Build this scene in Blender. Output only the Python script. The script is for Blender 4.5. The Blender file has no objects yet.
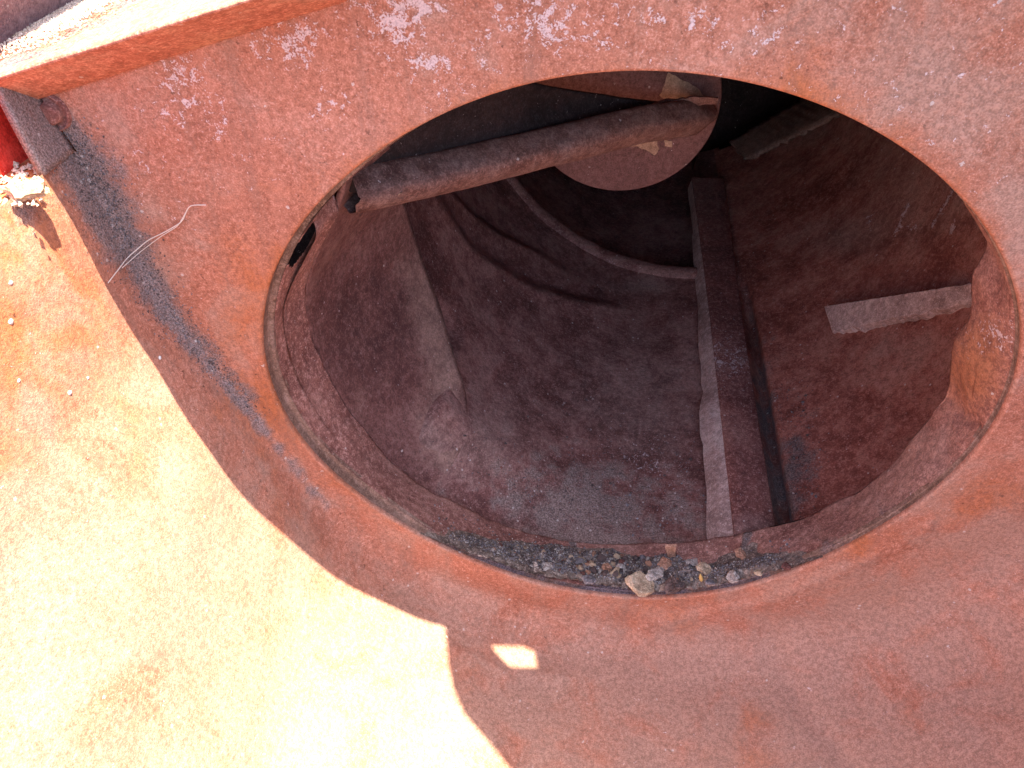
import bpy, bmesh, math, random
import numpy as np
from mathutils import Vector, noise
from mathutils.bvhtree import BVHTree
rng = np.random.RandomState(7); random.seed(7)

# ------------------------------------------------------------------ camera, sky, sun, exposure
FP = 773.0; TH = math.radians(41.8); PS = math.radians(7.1)
CAM = np.array([0.0, -.48, 1.0])
fw = np.array([-math.sin(PS)*math.cos(TH), math.cos(PS)*math.cos(TH), -math.sin(TH)])
rt = np.array([math.cos(PS), math.sin(PS), 0.0]); up = np.cross(rt, fw)
scene = bpy.context.scene
COL = scene.collection
cd = bpy.data.cameras.new('camera'); cam = bpy.data.objects.new('camera', cd); COL.objects.link(cam)
cam.location = CAM; cam.rotation_euler = (math.radians(90)-TH, 0, PS)
cd.sensor_width = 36; cd.lens = FP*36/1024; cd.clip_start = .01; cd.clip_end = 1000
scene.camera = cam
SUN = np.array([.20, .03, 1.0]); SUN /= np.linalg.norm(SUN)
EL = math.asin(SUN[2]); AZ = math.atan2(SUN[0], SUN[1])
w = bpy.data.worlds.new('World'); scene.world = w; w.use_nodes = True
nt = w.node_tree; bg = nt.nodes['Background']
sky = nt.nodes.new('ShaderNodeTexSky'); sky.sky_type = 'NISHITA'; sky.sun_disc = False
sky.sun_elevation = EL; sky.sun_rotation = AZ; sky.dust_density = 2.5; sky.air_density = 1.0; sky.ozone_density = 1.0
nt.links.new(sky.outputs[0], bg.inputs[0]); bg.inputs[1].default_value = .15
sl = bpy.data.lights.new('sun', 'SUN'); sl.energy = 5.0; sl.angle = math.radians(.5); sl.color = (1, .90, .68)
so = bpy.data.objects.new('sun', sl); COL.objects.link(so); so.location = (1, 0, 4)
so.rotation_euler = Vector(SUN).to_track_quat('Z', 'Y').to_euler()
scene.view_settings.view_transform = 'Standard'; scene.view_settings.look = 'None'
scene.view_settings.exposure = 2.2; scene.view_settings.gamma = 1
scene.render.engine = 'CYCLES'
scene.cycles.max_bounces = 8; scene.cycles.diffuse_bounces = 6

# ------------------------------------------------------------------ geometry helpers
def ray(p):
    p = np.asarray(p, float)
    return fw + np.multiply.outer((p[..., 0]-512)/FP, rt) + np.multiply.outer((384-p[..., 1])/FP, up)
def onY(p, y):
    d = ray(p); return CAM + d*((y-CAM[1])/d[..., 1])[..., None]
def onZ(p, z):
    d = ray(p); return CAM + d*((z-CAM[2])/d[..., 2])[..., None]
def proj(P):
    q = np.asarray(P)-CAM; ww = q@fw
    return np.stack([512+FP*(q@rt)/ww, 384-FP*(q@up)/ww], -1)
TC = np.array([.10, .605]); TR = .335
def onT(p, R=TR):
    d = ray(p); dx, dz = d[..., 0], d[..., 2]; ox, oz = CAM[0]-TC[0], CAM[2]-TC[1]
    a = dx*dx+dz*dz; b = 2*(ox*dx+oz*dz); c = ox*ox+oz*oz-R*R
    t = (-b+np.sqrt(np.maximum(b*b-4*a*c, 0)))/(2*a)
    return CAM + d*t[..., None]
def tang(P):
    return np.degrees(np.arctan2(P[..., 0]-TC[0], -(P[..., 2]-TC[1])))
def sst(a, b, x):
    t = np.clip((np.asarray(x, float)-a)/(b-a), 0, 1); return t*t*(3-2*t)
def vnoise(P, scale, oct=3):
    """cheap fractal value from mathutils noise for N x 3 points"""
    out = np.empty(len(P))
    for i, p in enumerate(P):
        out[i] = noise.fractal(Vector((p[0]*scale, p[1]*scale, p[2]*scale)), 1.0, 2.0, oct)
    return out
def segdist(P, A):
    """distance of 2D points to a polyline, and parameter along it 0..1"""
    A = np.asarray(A, float); best = np.full(len(P), 1e9); par = np.zeros(len(P))
    for i in range(len(A)-1):
        a, b = A[i], A[i+1]; ab = b-a
        t = np.clip(((P-a)@ab)/(ab@ab), 0, 1)
        d = np.linalg.norm(P-(a+t[:, None]*ab), axis=1)
        m = d < best; best[m] = d[m]; par[m] = (i+t[m])/(len(A)-1)
    return best, par

ROOT = np.array([.03, 0, .2])
def mk(name, V, Fc, mat, parent=None, smooth=True, mask=None, loc=None):
    V = np.asarray(V, float)
    o0 = np.array(loc if loc is not None else (PIV.get(parent.name) if parent is not None else (0, 0, 0)), float)
    me = bpy.data.meshes.new(name)
    me.from_pydata((V-o0).tolist(), [], [tuple(int(i) for i in f) for f in Fc])
    me.update()
    if smooth: me.polygons.foreach_set('use_smooth', [True]*len(me.polygons))
    if mask is not None:
        at = me.color_attributes.new('mask', 'FLOAT_COLOR', 'POINT')
        full = np.zeros((len(V), 4)); full[:, :mask.shape[1]] = mask
        at.data.foreach_set('color', full.ravel())
    me.materials.append(mat)
    o = bpy.data.objects.new(name, me); COL.objects.link(o)
    if parent is not None:
        o.parent = parent
        PIV[o.name] = o0
    else:
        o.location = o0; PIV[o.name] = o0
    return o
PIV = {}
def grid_faces(nr, nc, wrap=False):
    F = []
    for i in range(nr-1):
        for j in range(nc if wrap else nc-1):
            k = (j+1) % nc
            F.append((i*nc+j, i*nc+k, (i+1)*nc+k, (i+1)*nc+j))
    return F
def empty(name, loc, label, cat, group=None):
    o = bpy.data.objects.new(name, None); COL.objects.link(o); o.location = loc
    o.empty_display_size = .05; PIV[name] = np.array(loc, float)
    o['label'] = label; o['category'] = cat
    if group: o['group'] = group
    return o
def tag(o, label, cat, group=None, kind=None):
    if label: o['label'] = label
    if cat: o['category'] = cat
    if group: o['group'] = group
    if kind: o['kind'] = kind
    return o
def slab(quad, thick, nrm, n=(24, 6), jag=0.0, seed=0, bulge=0.0):
    """box-like solid from 4 corners (a,b,c,d), a-b along, a-d across; ragged c-d / ends"""
    a, b, c, d = [np.asarray(q, float) for q in quad]; nrm = np.asarray(nrm, float); nrm = nrm/np.linalg.norm(nrm)
    nu, nv = n; top = []; bot = []
    for j in range(nv):
        for i in range(nu):
            u_, v_ = i/(nu-1), j/(nv-1)
            p = (1-v_)*((1-u_)*a+u_*b) + v_*((1-u_)*d+u_*c)
            edge = (v_ == 1)*1.0 + (v_ == 0)*.35 + ((i in (0, nu-1)) * .8)
            if jag:
                q = noise.fractal(Vector((i*.55+seed, j*.9, seed)), .8, 2, 3)
                p = p + (d-a)/np.linalg.norm(d-a)*q*jag*edge + (b-a)/np.linalg.norm(b-a)*q*jag*.5*(i in (0, nu-1))
                p = p + nrm*noise.fractal(Vector((i*.4, j*.7, seed+9)), 1, 2, 3)*jag*.25
            p = p + nrm*bulge*math.sin(v_*math.pi)
            top.append(p); bot.append(p-nrm*thick)
    V = np.array(top+bot); N = nu*nv
    F = grid_faces(nv, nu); F2 = [tuple(reversed([k+N for k in f])) for f in F]
    S = []
    for i in range(nu-1):
        S.append((i+1, i, i+N, i+1+N)); k = (nv-1)*nu
        S.append((k+i, k+i+1, k+i+1+N, k+i+N))
    for j in range(nv-1):
        S.append((j*nu, (j+1)*nu, (j+1)*nu+N, j*nu+N))
        S.append(((j+1)*nu+nu-1, j*nu+nu-1, j*nu+nu-1+N, (j+1)*nu+nu-1+N))
    return V, F+F2+S
def harden(o, ang=35):
    m = o.modifiers.new('bevel', 'BEVEL'); m.width = .0009; m.segments = 2; m.limit_method = 'ANGLE'; m.angle_limit = math.radians(ang)
    o.data.polygons.foreach_set('use_smooth', [True]*len(o.data.polygons))
    try:
        o.data.set_sharp_from_angle(angle=math.radians(ang))
    except Exception: pass
    return o

# ------------------------------------------------------------------ materials
def rust(name, dark, mid, light, grime=(.09, .068, .075), lichen=(.62, .50, .50), alt=(.30, .27, .28), orange=None, fleck=None, macro=0,
         s=(7, 38, 170, 620), rough=.86, spec=.25, bump=.5, wave=0.0, speck=.5, contrast=1.0):
    m = bpy.data.materials.new(name); m.use_nodes = True; t = m.node_tree; N = t.nodes; L = t.links
    bs = N['Principled BSDF']; bs.inputs['Specular IOR Level'].default_value = spec
    tc = N.new('ShaderNodeTexCoord')
    def nz(scale, det=5, rg=.6, off=(0, 0, 0), dist=0):
        n = N.new('ShaderNodeTexNoise'); n.inputs['Scale'].default_value = scale; n.inputs['Detail'].default_value = det
        n.inputs['Roughness'].default_value = rg; n.inputs['Distortion'].default_value = dist
        mp = N.new('ShaderNodeMapping'); mp.inputs['Location'].default_value = off
        L.new(tc.outputs['Object'], mp.inputs[0]); L.new(mp.outputs[0], n.inputs['Vector']); return n.outputs[0]
    def M(op, a, b=None, c=None, clamp=False):
        n = N.new('ShaderNodeMath'); n.operation = op; n.use_clamp = clamp
        for i, v in enumerate((a, b, c)):
            if v is None: continue
            if isinstance(v, (int, float)): n.inputs[i].default_value = v
            else: L.new(v, n.inputs[i])
        return n.outputs[0]
    def rng_(v, a, b, lo=0., hi=1.):
        n = N.new('ShaderNodeMapRange'); n.interpolation_type = 'SMOOTHSTEP'
        L.new(v, n.inputs[0]); n.inputs[1].default_value = a; n.inputs[2].default_value = b
        n.inputs[3].default_value = lo; n.inputs[4].default_value = hi; return n.outputs[0]
    def mix(f, a, b, mode='MIX'):
        n = N.new('ShaderNodeMix'); n.data_type = 'RGBA'; n.blend_type = mode; n.clamp_factor = True
        if isinstance(f, (int, float)): n.inputs[0].default_value = f
        else: L.new(f, n.inputs[0])
        for i, v in ((6, a), (7, b)):
            if isinstance(v, tuple): n.inputs[i].default_value = (*v, 1)
            else: L.new(v, n.inputs[i])
        return n.outputs[2]
    at = N.new('ShaderNodeAttribute'); at.attribute_name = 'mask'
    sp = N.new('ShaderNodeSeparateColor'); L.new(at.outputs['Color'], sp.inputs[0])
    A, B, Cc = sp.outputs[0], sp.outputs[1], sp.outputs[2]; Al = at.outputs['Alpha']
    if macro:
        mv = nz(13, 7, .62, (6, 2, 5), .7); mu = nz(9, 6, .6, (1, 9, 3), .9)
        Cc = M('ADD', Cc, M('MULTIPLY', M('SUBTRACT', mv, .5), macro)); Al = M('ADD', Al, M('MULTIPLY', M('SUBTRACT', mu, .5), macro*1.1))
    n0 = nz(s[0], 6, .62, (3, 1, 2), .4); n1 = nz(s[1], 5, .65, (1, 7, 2)); n2 = nz(s[2], 4, .7, (5, 2, 9)); n3 = nz(s[3], 2, .6, (2, 2, 4))
    big = M('ADD', M('MULTIPLY', n0, .6), M('MULTIPLY', n1, .4))
    c = mix(rng_(big, .5-.13/contrast, .5+.02), dark, mid)
    c = mix(rng_(big, .5-.01, .5+.14/contrast), c, light)
    # fine grain: darker and lighter grains of rust
    g = M('ADD', M('MULTIPLY', n2, .55), M('MULTIPLY', n3, .45))
    c = mix(rng_(g, .53, .36, 0, .55), c, tuple(v*.42 for v in dark))
    c = mix(rng_(g, .50, .63, 0, .6*speck+.2), c, tuple(min(1, v*1.3+.06) for v in light))
    wz = nz(480, 3, .75, (4, 4, 1)); c = mix(M('MULTIPLY', rng_(wz, .53, .70), M('ADD', .28*speck, M('MULTIPLY', Cc, .4), None, True)), c, fleck or tuple(min(1, v*1.35+.02) for v in light))
    if orange:
        om = rng_(M('ADD', M('ADD', M('MULTIPLY', Al, .9), M('MULTIPLY', M('SUBTRACT', n2, .5), 1.1)), M('MULTIPLY', M('SUBTRACT', n1, .5), .9)), .12, 1.15)
        c = mix(om, c, mix(rng_(g, .40, .60), tuple(v*.7 for v in orange), tuple(min(1, v*1.15) for v in orange)))
    if macro:
        mp2 = N.new('ShaderNodeMapping'); mp2.inputs['Scale'].default_value = (46, 46, 5); L.new(tc.outputs['Object'], mp2.inputs[0])
        sn = N.new('ShaderNodeTexNoise'); sn.inputs['Scale'].default_value = 1; sn.inputs['Detail'].default_value = 5; sn.inputs['Roughness'].default_value = .65; L.new(mp2.outputs[0], sn.inputs['Vector'])
        c = mix(rng_(sn.outputs[0], .50, .70, 0, .42), c, tuple(v*.62 for v in alt)); c = mix(rng_(sn.outputs[0], .48, .32, 0, .35), c, tuple(min(1, v*1.12) for v in light))
        pt = nz(150, 4, .6, (7, 7, 7), .3); c = mix(rng_(pt, .36, .27, 0, .8), c, tuple(v*.30 for v in dark))
    # alternate tone (purple grey weathered paint)
    altm = rng_(M('ADD', Cc, M('MULTIPLY', M('SUBTRACT', n1, .5), .9)), .1, 1.0)
    c = mix(M('MULTIPLY', altm, .8), c, mix(rng_(g, .38, .62), tuple(v*.70 for v in alt), tuple(min(1, v*1.22) for v in alt)))
    # lichen / lime flakes
    ln = nz(128, 4, .72, (8, 3, 1), .6)
    ln = M('ADD', M('MULTIPLY', ln, .72), M('MULTIPLY', n3, .28)); lm = rng_(M('ADD', M('MULTIPLY', B, .34), M('MULTIPLY', M('SUBTRACT', ln, .5), 1.5)), .20, .28)
    c = mix(M('MULTIPLY', lm, .85), c, mix(rng_(n3, .35, .65), tuple(v*.72 for v in lichen), lichen))
    # soil and grime
    dm = rng_(M('ADD', A, M('MULTIPLY', M('SUBTRACT', n1, .5), 1.6)), .30, .75)
    gr = mix(rng_(n3, .35, .7), grime, tuple(min(1, v*2.6+.02) for v in grime))
    c = mix(M('MULTIPLY', dm, .93), c, gr)
    # bright grit specks
    vo = N.new('ShaderNodeTexVoronoi'); vo.inputs['Scale'].default_value = 130; L.new(tc.outputs['Object'], vo.inputs['Vector'])
    sepv = N.new('ShaderNodeSeparateColor'); L.new(vo.outputs['Color'], sepv.inputs[0])
    vm = M('MULTIPLY', M('LESS_THAN', M('ADD', vo.outputs['Distance'], M('MULTIPLY', M('SUBTRACT', n3, .5), .5)), .16), M('GREATER_THAN', M('ADD', sepv.outputs[0], M('MULTIPLY', A, .25)), .985-.04*speck))
    c = mix(M('MULTIPLY', vm, .7), c, (.60, .52, .48))
    L.new(c, bs.inputs['Base Color'])
    rr = rng_(n1, .3, .7, rough-.12, min(1, rough+.08)); L.new(rr, bs.inputs['Roughness'])
    h = M('ADD', M('MULTIPLY', n2, .0013), M('MULTIPLY', n3, .0006))
    h = M('ADD', h, M('MULTIPLY', n1, .0025)); h = M('ADD', h, M('MULTIPLY', lm, .0007))
    h = M('ADD', h, M('MULTIPLY', M('MULTIPLY', dm, n2), .003)); h = M('ADD', h, M('MULTIPLY', vm, .001))
    b = N.new('ShaderNodeBump'); b.inputs['Strength'].default_value = bump; b.inputs['Distance'].default_value = 1.0
    L.new(h, b.inputs['Height']); L.new(b.outputs[0], bs.inputs['Normal'])
    return m

M_PLATE = rust('weathered_red_oxide', (.32, .122, .075), (.41, .165, .105), (.47, .215, .148), alt=(.39, .235, .18), orange=(.43, .145, .062), fleck=(.56, .40, .32), lichen=(.70, .57, .57), grime=(.13, .095, .088), speck=.7, contrast=.9, s=(7, 38, 240, 800), macro=3.4)
M_TROUGH = M_PLATE
M_LIP = rust('brown_rust', (.11, .06, .04), (.20, .11, .075), (.30, .18, .13), alt=(.24, .16, .14), speck=.5)
M_GUS = rust('gusset_rust', (.095, .038, .033), (.155, .064, .054), (.22, .105, .088), grime=(.10, .075, .07), alt=(.36, .22, .17), s=(6, 30, 150, 520), speck=.3)
M_COLLAR = rust('collar_rust', (.16, .06, .048), (.27, .115, .09), (.38, .19, .15), alt=(.36, .22, .18), grime=(.09, .068, .062), orange=(.36, .145, .075), fleck=(.5, .33, .26), speck=.9)
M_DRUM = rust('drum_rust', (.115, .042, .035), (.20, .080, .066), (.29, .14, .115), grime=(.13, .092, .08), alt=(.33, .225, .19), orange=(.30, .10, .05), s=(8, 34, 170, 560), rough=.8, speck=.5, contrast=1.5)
M_SIDE = rust('side_rust', (.18, .052, .038), (.31, .105, .076), (.40, .175, .13), grime=(.08, .058, .055), alt=(.34, .23, .19), s=(6, 30, 140, 500), rough=.75, speck=.5, contrast=1.4)
M_DARK = rust('black_rust_and_shade', (.02, .012, .012), (.035, .02, .02), (.06, .035, .03), speck=0)  # near-black; also stands for shade above the pipe and at its end
M_PALE = rust('pale_scale', (.30, .19, .165), (.46, .31, .275), (.60, .45, .40), grime=(.10, .05, .045), bump=.7)
M_BAR = rust('bar_rust', (.13, .045, .038), (.22, .08, .065), (.32, .15, .12), alt=(.3, .22, .2), speck=.8)
M_DISC = rust('disc_paint', (.13, .062, .055), (.185, .088, .078), (.23, .12, .105), s=(5, 30, 150, 600), bump=.25, speck=.2, contrast=.6)
M_PIPE = rust('pipe_rust', (.10, .042, .035), (.19, .09, .07), (.27, .135, .10), speck=.35)
M_BEAM = rust('beam_paint', (.36, .12, .075), (.45, .155, .10), (.52, .23, .15), alt=(.45, .28, .2), lichen=(.75, .65, .55), speck=.8)
M_RED = rust('bright_red_paint', (.62, .03, .02), (.75, .045, .03), (.8, .08, .05), speck=.2, bump=.2)
M_SOIL = rust('dry_soil', (.10, .07, .06), (.19, .14, .115), (.34, .26, .21), s=(12, 60, 240, 700), bump=.9, speck=1)
M_CRUST = rust('lime_crust', (.40, .28, .2), (.58, .45, .36), (.7, .6, .5), s=(12, 60, 240, 700), bump=.9)
M_BACK = rust('grey_violet_panel', (.26, .16, .16), (.34, .20, .20), (.42, .27, .25), alt=(.1, .1, .12), speck=.3)
def stone_mat(name, a, b):
    return rust(name, tuple(v*.6 for v in a), a, b, s=(25, 90, 300, 800), bump=.6, speck=.6, grime=(.1, .08, .08))
ST = {k: stone_mat('stone_'+k, a, b) for k, a, b in (
    ('pale', (.42, .36, .32), (.62, .56, .50)), ('cream', (.50, .36, .24), (.64, .50, .36)), ('tan', (.38, .2, .13), (.55, .32, .22)),
    ('grey', (.18, .16, .17), (.30, .27, .27)), ('dark', (.10, .07, .065), (.17, .12, .11)), ('rustred', (.16, .06, .05), (.28, .12, .09)))}
def plain(name, c, r=.7):
    m = bpy.data.materials.new(name); m.use_nodes = True; t = m.node_tree; b = t.nodes['Principled BSDF']
    n = t.nodes.new('ShaderNodeTexNoise'); n.inputs['Scale'].default_value = 300
    cr = t.nodes.new('ShaderNodeValToRGB'); cr.color_ramp.elements[0].color = (*[v*.6 for v in c], 1); cr.color_ramp.elements[1].color = (*c, 1)
    t.links.new(n.outputs[0], cr.inputs[0]); t.links.new(cr.outputs[0], b.inputs['Base Color']); b.inputs['Roughness'].default_value = r
    return m
M_STRAW = plain('straw', (.8, .7, .62)); M_LEAF = plain('dry_leaf', (.75, .48, .16)); M_SPECK = plain('white_speck', (.85, .82, .8))

# ------------------------------------------------------------------ traced outlines carried onto their own planes
HOLE = [(639,72),(692,74),(724,79),(775,90),(832,113),(870,132),(910,152),(937,173),(961,196),(985,230),(993,237),(1012,286),(1021,329),(1021,360),(1010,400),(975,451),(920,504),(857,544),(797,570),(738,589),(659,599),(590,594),(527,581),(465,559),(418,534),(371,506),(340,483),(287,420),(274,392),(263,355),(260,324),(265,299),(281,261),(299,230),(340,179),(375,155),(428,123),(481,100),(533,84),(586,76)]
INNER = [(340,214),(324,242),(304,286),(307,317),(321,361),(343,399),(359,422),(381,450),(418,484),(465,509),(502,525),(571,541),(612,544),(660,544),(699,542),(770,526),(817,514),(864,487),(896,459),(920,431),(932,415),(949,389),(951,360),(955,340),(972,312),(972,274),(989,243)]
HC = np.array([.028, .551])
NC = 720
ANG = np.linspace(-math.pi, math.pi, NC, endpoint=False)      # angle 0 = down, + = right
def polar(P):
    d = P-HC; return np.arctan2(d[:, 0], -d[:, 1]), np.linalg.norm(d, axis=1)
def radial(P, order, extra=None):
    a, r_ = polar(P)
    if extra is not None: a = np.r_[a, extra[0]]; r_ = np.r_[r_, extra[1]]
    def basis(x): return np.stack([np.ones_like(x)]+[fn(k*x) for k in range(1, order+1) for fn in (np.cos, np.sin)], 1)
    W = np.diag([1.]*(1)+[1+.02*k*k for k in range(1, order+1) for _ in (0, 1)])
    Bm = basis(a); c = np.linalg.solve(Bm.T@Bm + 1e-3*W@W, Bm.T@r_)
    return lambda x: basis(np.atleast_1d(x))@c
rH = radial(onY(np.array(HOLE, float), 0)[:, [0, 2]], 8)
YC = .068
ti = np.radians(np.r_[np.arange(125, 181, 8), np.arange(-179, -118, 8)])
ai, ri_ = polar(onY(np.array(INNER, float), YC)[:, [0, 2]]); ai = np.r_[ai, ti]; ri_ = np.r_[ri_, np.full(len(ti), .292)]; oi = np.argsort(ai)
_ga = np.linspace(-math.pi, math.pi, 720, endpoint=False); _gr = np.interp(_ga, ai[oi], ri_[oi], period=2*math.pi)
_k = np.exp(-(np.arange(-9, 10)/3.5)**2); _k /= _k.sum(); _gr = np.convolve(np.r_[_gr[-9:], _gr, _gr[:9]], _k, 'valid')
rI = lambda x: np.interp(np.atleast_1d(x), _ga, _gr, period=2*math.pi)
RH = rH(ANG); RI = rI(ANG)
DIR = np.stack([np.sin(ANG), -np.cos(ANG)], 1)

# crease where the end plate meets the U-shaped trough
CR = onY(np.array([(20,70),(55,125),(100,190),(130,250),(165,310),(200,355),(245,405),(295,470),(350,535),(440,590),(540,628),(650,645)], float), 0)[:, [0, 2]]
CR = np.vstack([[[-.40, .93]], CR, [[.20, .197], [.30, .232], [.40, .305], [.47, .42], [.50, .56], [.505, .75], [.505, 1.0]]])
def resample(P, n, it=40):
    P = np.asarray(P, float); d = np.r_[0, np.cumsum(np.linalg.norm(np.diff(P, axis=0), axis=1))]
    x = np.linspace(0, d[-1], n); Q = np.stack([np.interp(x, d, P[:, k]) for k in range(P.shape[1])], 1)
    for _ in range(it): Q[1:-1] = .25*Q[:-2]+.5*Q[1:-1]+.25*Q[2:]
    return Q
CRS = resample(CR, 420)
# outer boundary of the end plate (crease below, free top edge above)
TOP = np.array([[.505, 1.0], [.505, 1.02], [.16, 1.02], [.12, .945], [-.02, .905], [-.2, .855], [-.34, .815], [-.40, .80]])
lowm = CRS[:, 1] < 1.0
k0 = np.argmax(CRS[:, 1] < .80)
BND = np.vstack([CRS[k0:], TOP])
def boundary_radius(a):
    d = np.array([math.sin(a), -math.cos(a)]); best = 0
    P = np.vstack([BND, BND[:1]])-HC
    A_, B_ = P[:-1], P[1:]
    e = B_-A_; den = d[0]*e[:, 1]-d[1]*e[:, 0]; den[np.abs(den) < 1e-12] = 1e-12
    t = (A_[:, 0]*e[:, 1]-A_[:, 1]*e[:, 0])/den; s_ = (A_[:, 0]*d[1]-A_[:, 1]*d[0])/den
    ok = (s_ >= -1e-6) & (s_ <= 1+1e-6) & (t > 0)
    return t[ok].max() if ok.any() else .4
RB = np.array([boundary_radius(a) for a in ANG])
BP = HC+RB[:, None]*DIR                                  # boundary point per column

machine = empty('rusty_machine_housing', tuple(ROOT), 'rusted red steel trough and end plate with a large round opening into a dark drum', 'machine housing')

# fillet radius per column: tight on the left, broad under and right of the hole
deg = np.degrees(ANG)
gap = RB-RH
fil = np.interp(deg, [-180, -125, -100, -60, -40, -20, 0, 30, 60, 100, 140, 180], [0, 0, .012, .018, .03, .04, .042, .055, .08, .07, 0, 0])
fil = np.minimum(fil, gap*.78)
istr = (fil > 1e-4)
# ---- end plate: rings from the hole to the fillet's start
NR = 110
rows = []
rows.append(np.c_[HC+(RH+.0005)[:, None]*DIR, np.full(NC, .006)])
rows.append(np.c_[HC+RH[:, None]*DIR, np.full(NC, .003)])
rows.append(np.c_[HC+(RH+.0006)[:, None]*DIR, np.full(NC, .0009)])
for i in range(NR):
    u_ = (i/(NR-1))**1.15
    rr = (RH+.0022)*(1-u_) + (RB-fil)*u_
    rows.append(np.c_[HC+rr[:, None]*DIR, np.zeros(NC)])
P = np.vstack(rows)[:, [0, 2, 1]]                         # x, y, z
bump_ = np.array([noise.fractal(Vector((p[0]*9, p[2]*9, 3)), 1, 2, 3) for p in P])
rad = np.linalg.norm(P[:, [0, 2]]-HC, axis=1)
fade = np.repeat(np.linspace(0, 1, NR+3), NC)
P[:, 1] += bump_*.0028*np.sin(np.pi*np.clip(fade, 0, 1))
px = proj(P)
crease_px = proj(np.c_[CRS[:, 0], np.zeros(len(CRS)), CRS[:, 1]])
def creases(P):
    q = proj(P); out = P.copy(); d3 = (CAM-P)/np.linalg.norm(CAM-P, axis=1)[:, None]
    for L_, wd_, am in (([(640,630),(690,618),(760,604),(830,578),(890,552),(930,528)], 6, .0036), ([(540,676),(640,672),(740,668),(830,672)], 5, .0024),
                        ([(395,560),(470,590),(560,612),(640,630)], 5, -.0022), ([(745,585),(770,640),(800,700),(860,780)], 14, -.0040), ([(430,640),(500,668),(560,676)], 7, .0030)):
        dd, _ = segdist(q, L_); out += d3*(am*np.exp(-(dd/wd_)**2))[:, None]
    return out
def plate_mask(P, px):
    cd_, _ = segdist(P[:, [0, 2]], CRS[20:200:3]); cd_ = np.hypot(cd_, P[:, 1])
    x, y = px[:, 0], px[:, 1]
    up_ = sst(420, 180, y)
    wdt = .016+.05*up_*sst(260, 60, x)
    dirt = np.clip(1-cd_/wdt, 0, 1)*sst(600, 470, y)*sst(95, 150, y)
    band, _ = segdist(px, [(70,140),(110,215),(150,290),(205,350),(262,412)])
    dirt = np.maximum(dirt, np.interp(y, [140, 260, 420], [.85, .72, .42])*np.exp(-(band/np.interp(y, [140, 300, 420], [30, 22, 10]))**2))
    bl, _ = segdist(px, [(50,108),(95,175),(130,235)])
    dirt = np.maximum(dirt, .95*np.exp(-(bl/17)**2))
    lich = np.zeros(len(P))
    for cx, cy, rx, ry, a in ((180,75,22,18,.75),(195,100,22,14,.6),(215,125,12,12,.6),(545,40,18,18,.6),(880,180,40,60,.22),(990,60,60,60,.24),(290,40,26,22,.8),(312,55,12,10,.7),(265,42,22,12,.6),(400,25,20,24,.95),(395,40,14,10,.9),(430,62,20,12,.85),(412,5,30,12,.9),(455,90,18,12,.6),
                              (545,18,36,24,.75),(552,32,16,10,.95),(590,30,30,20,.6),(640,15,40,18,.5),(720,20,40,30,.45),(760,45,30,30,.45),(330,105,18,18,.5),(660,60,30,14,.35),
                              (180,215,14,10,.5),(170,115,18,10,.55),(140,170,20,20,.4),(900,90,60,50,.25),(250,150,40,30,.25),(370,10,22,14,.6),(480,45,20,25,.45)):
        lich = np.maximum(lich, a*np.exp(-((x-cx)/rx/1.5)**2-((y-cy)/ry/1.5)**2))
    lich = np.maximum(lich, .18*sst(150, 0, y))
    alt = np.zeros(len(P))
    for cx, cy, rx, ry, a in ((960,110,120,110,.9),(1010,230,50,120,1.0),(560,20,60,40,.5),(420,30,70,50,.4),(230,60,60,40,.5),(170,170,70,70,.42),(230,310,40,50,.35),(760,20,100,60,.3),(700,690,140,50,.45),(520,620,120,30,.6),(860,650,60,60,.4),(400,540,40,30,.7),(960,700,60,40,.5),(600,680,60,60,.5),(700,660,70,14,.6),(300,460,20,40,.5)):
        alt = np.maximum(alt, a*np.exp(-((x-cx)/rx)**2-((y-cy)/ry)**2))
    edge = np.clip(1-(np.linalg.norm(P[:, [0, 2]]-HC, axis=1)-rH(np.arctan2(P[:, 0]-HC[0], -(P[:, 2]-HC[1]))))/.02, 0, 1)
    alt = alt*(1-.6*edge)
    dr_ = np.hypot(np.linalg.norm(P[:, [0, 2]]-HC, axis=1)-.29, P[:, 1]); alt = np.maximum(alt, (.42+.38*sst(.012, .09, dr_))*sst(400, 540, y)); alt = np.maximum(alt, .35*sst(.02, .1, dr_))
    org = .55*edge*sst(380, 200, y)+.8*edge*sst(330, 300, x)*sst(200, 280, y)*sst(480, 400, y)
    for cx, cy, rx, ry, a in ((235,300,45,90,.85),(260,400,40,50,.6),(170,110,60,40,.3),(310,190,60,60,.45),(30,330,90,140,1.35),(15,480,60,110,1.1),(640,612,180,14,.22),(820,590,90,30,.3),(960,520,90,70,.6),(930,620,110,80,.42),(960,650,60,60,.3),(520,760,60,40,.35),(700,740,40,40,.4),(1000,690,60,60,.3),(120,300,70,80,.5),(440,560,60,30,.3),(180,440,60,80,.25)):
        org = np.maximum(org, a*np.exp(-((x-cx)/rx)**2-((y-cy)/ry)**2))
    return np.stack([dirt, lich*.86, np.maximum(alt, .45*lich), org], 1)
m1 = plate_mask(P, px); P = creases(P)
mk('end_plate', P, grid_faces(NR+3, NC, True), M_PLATE, machine, mask=m1)

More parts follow.
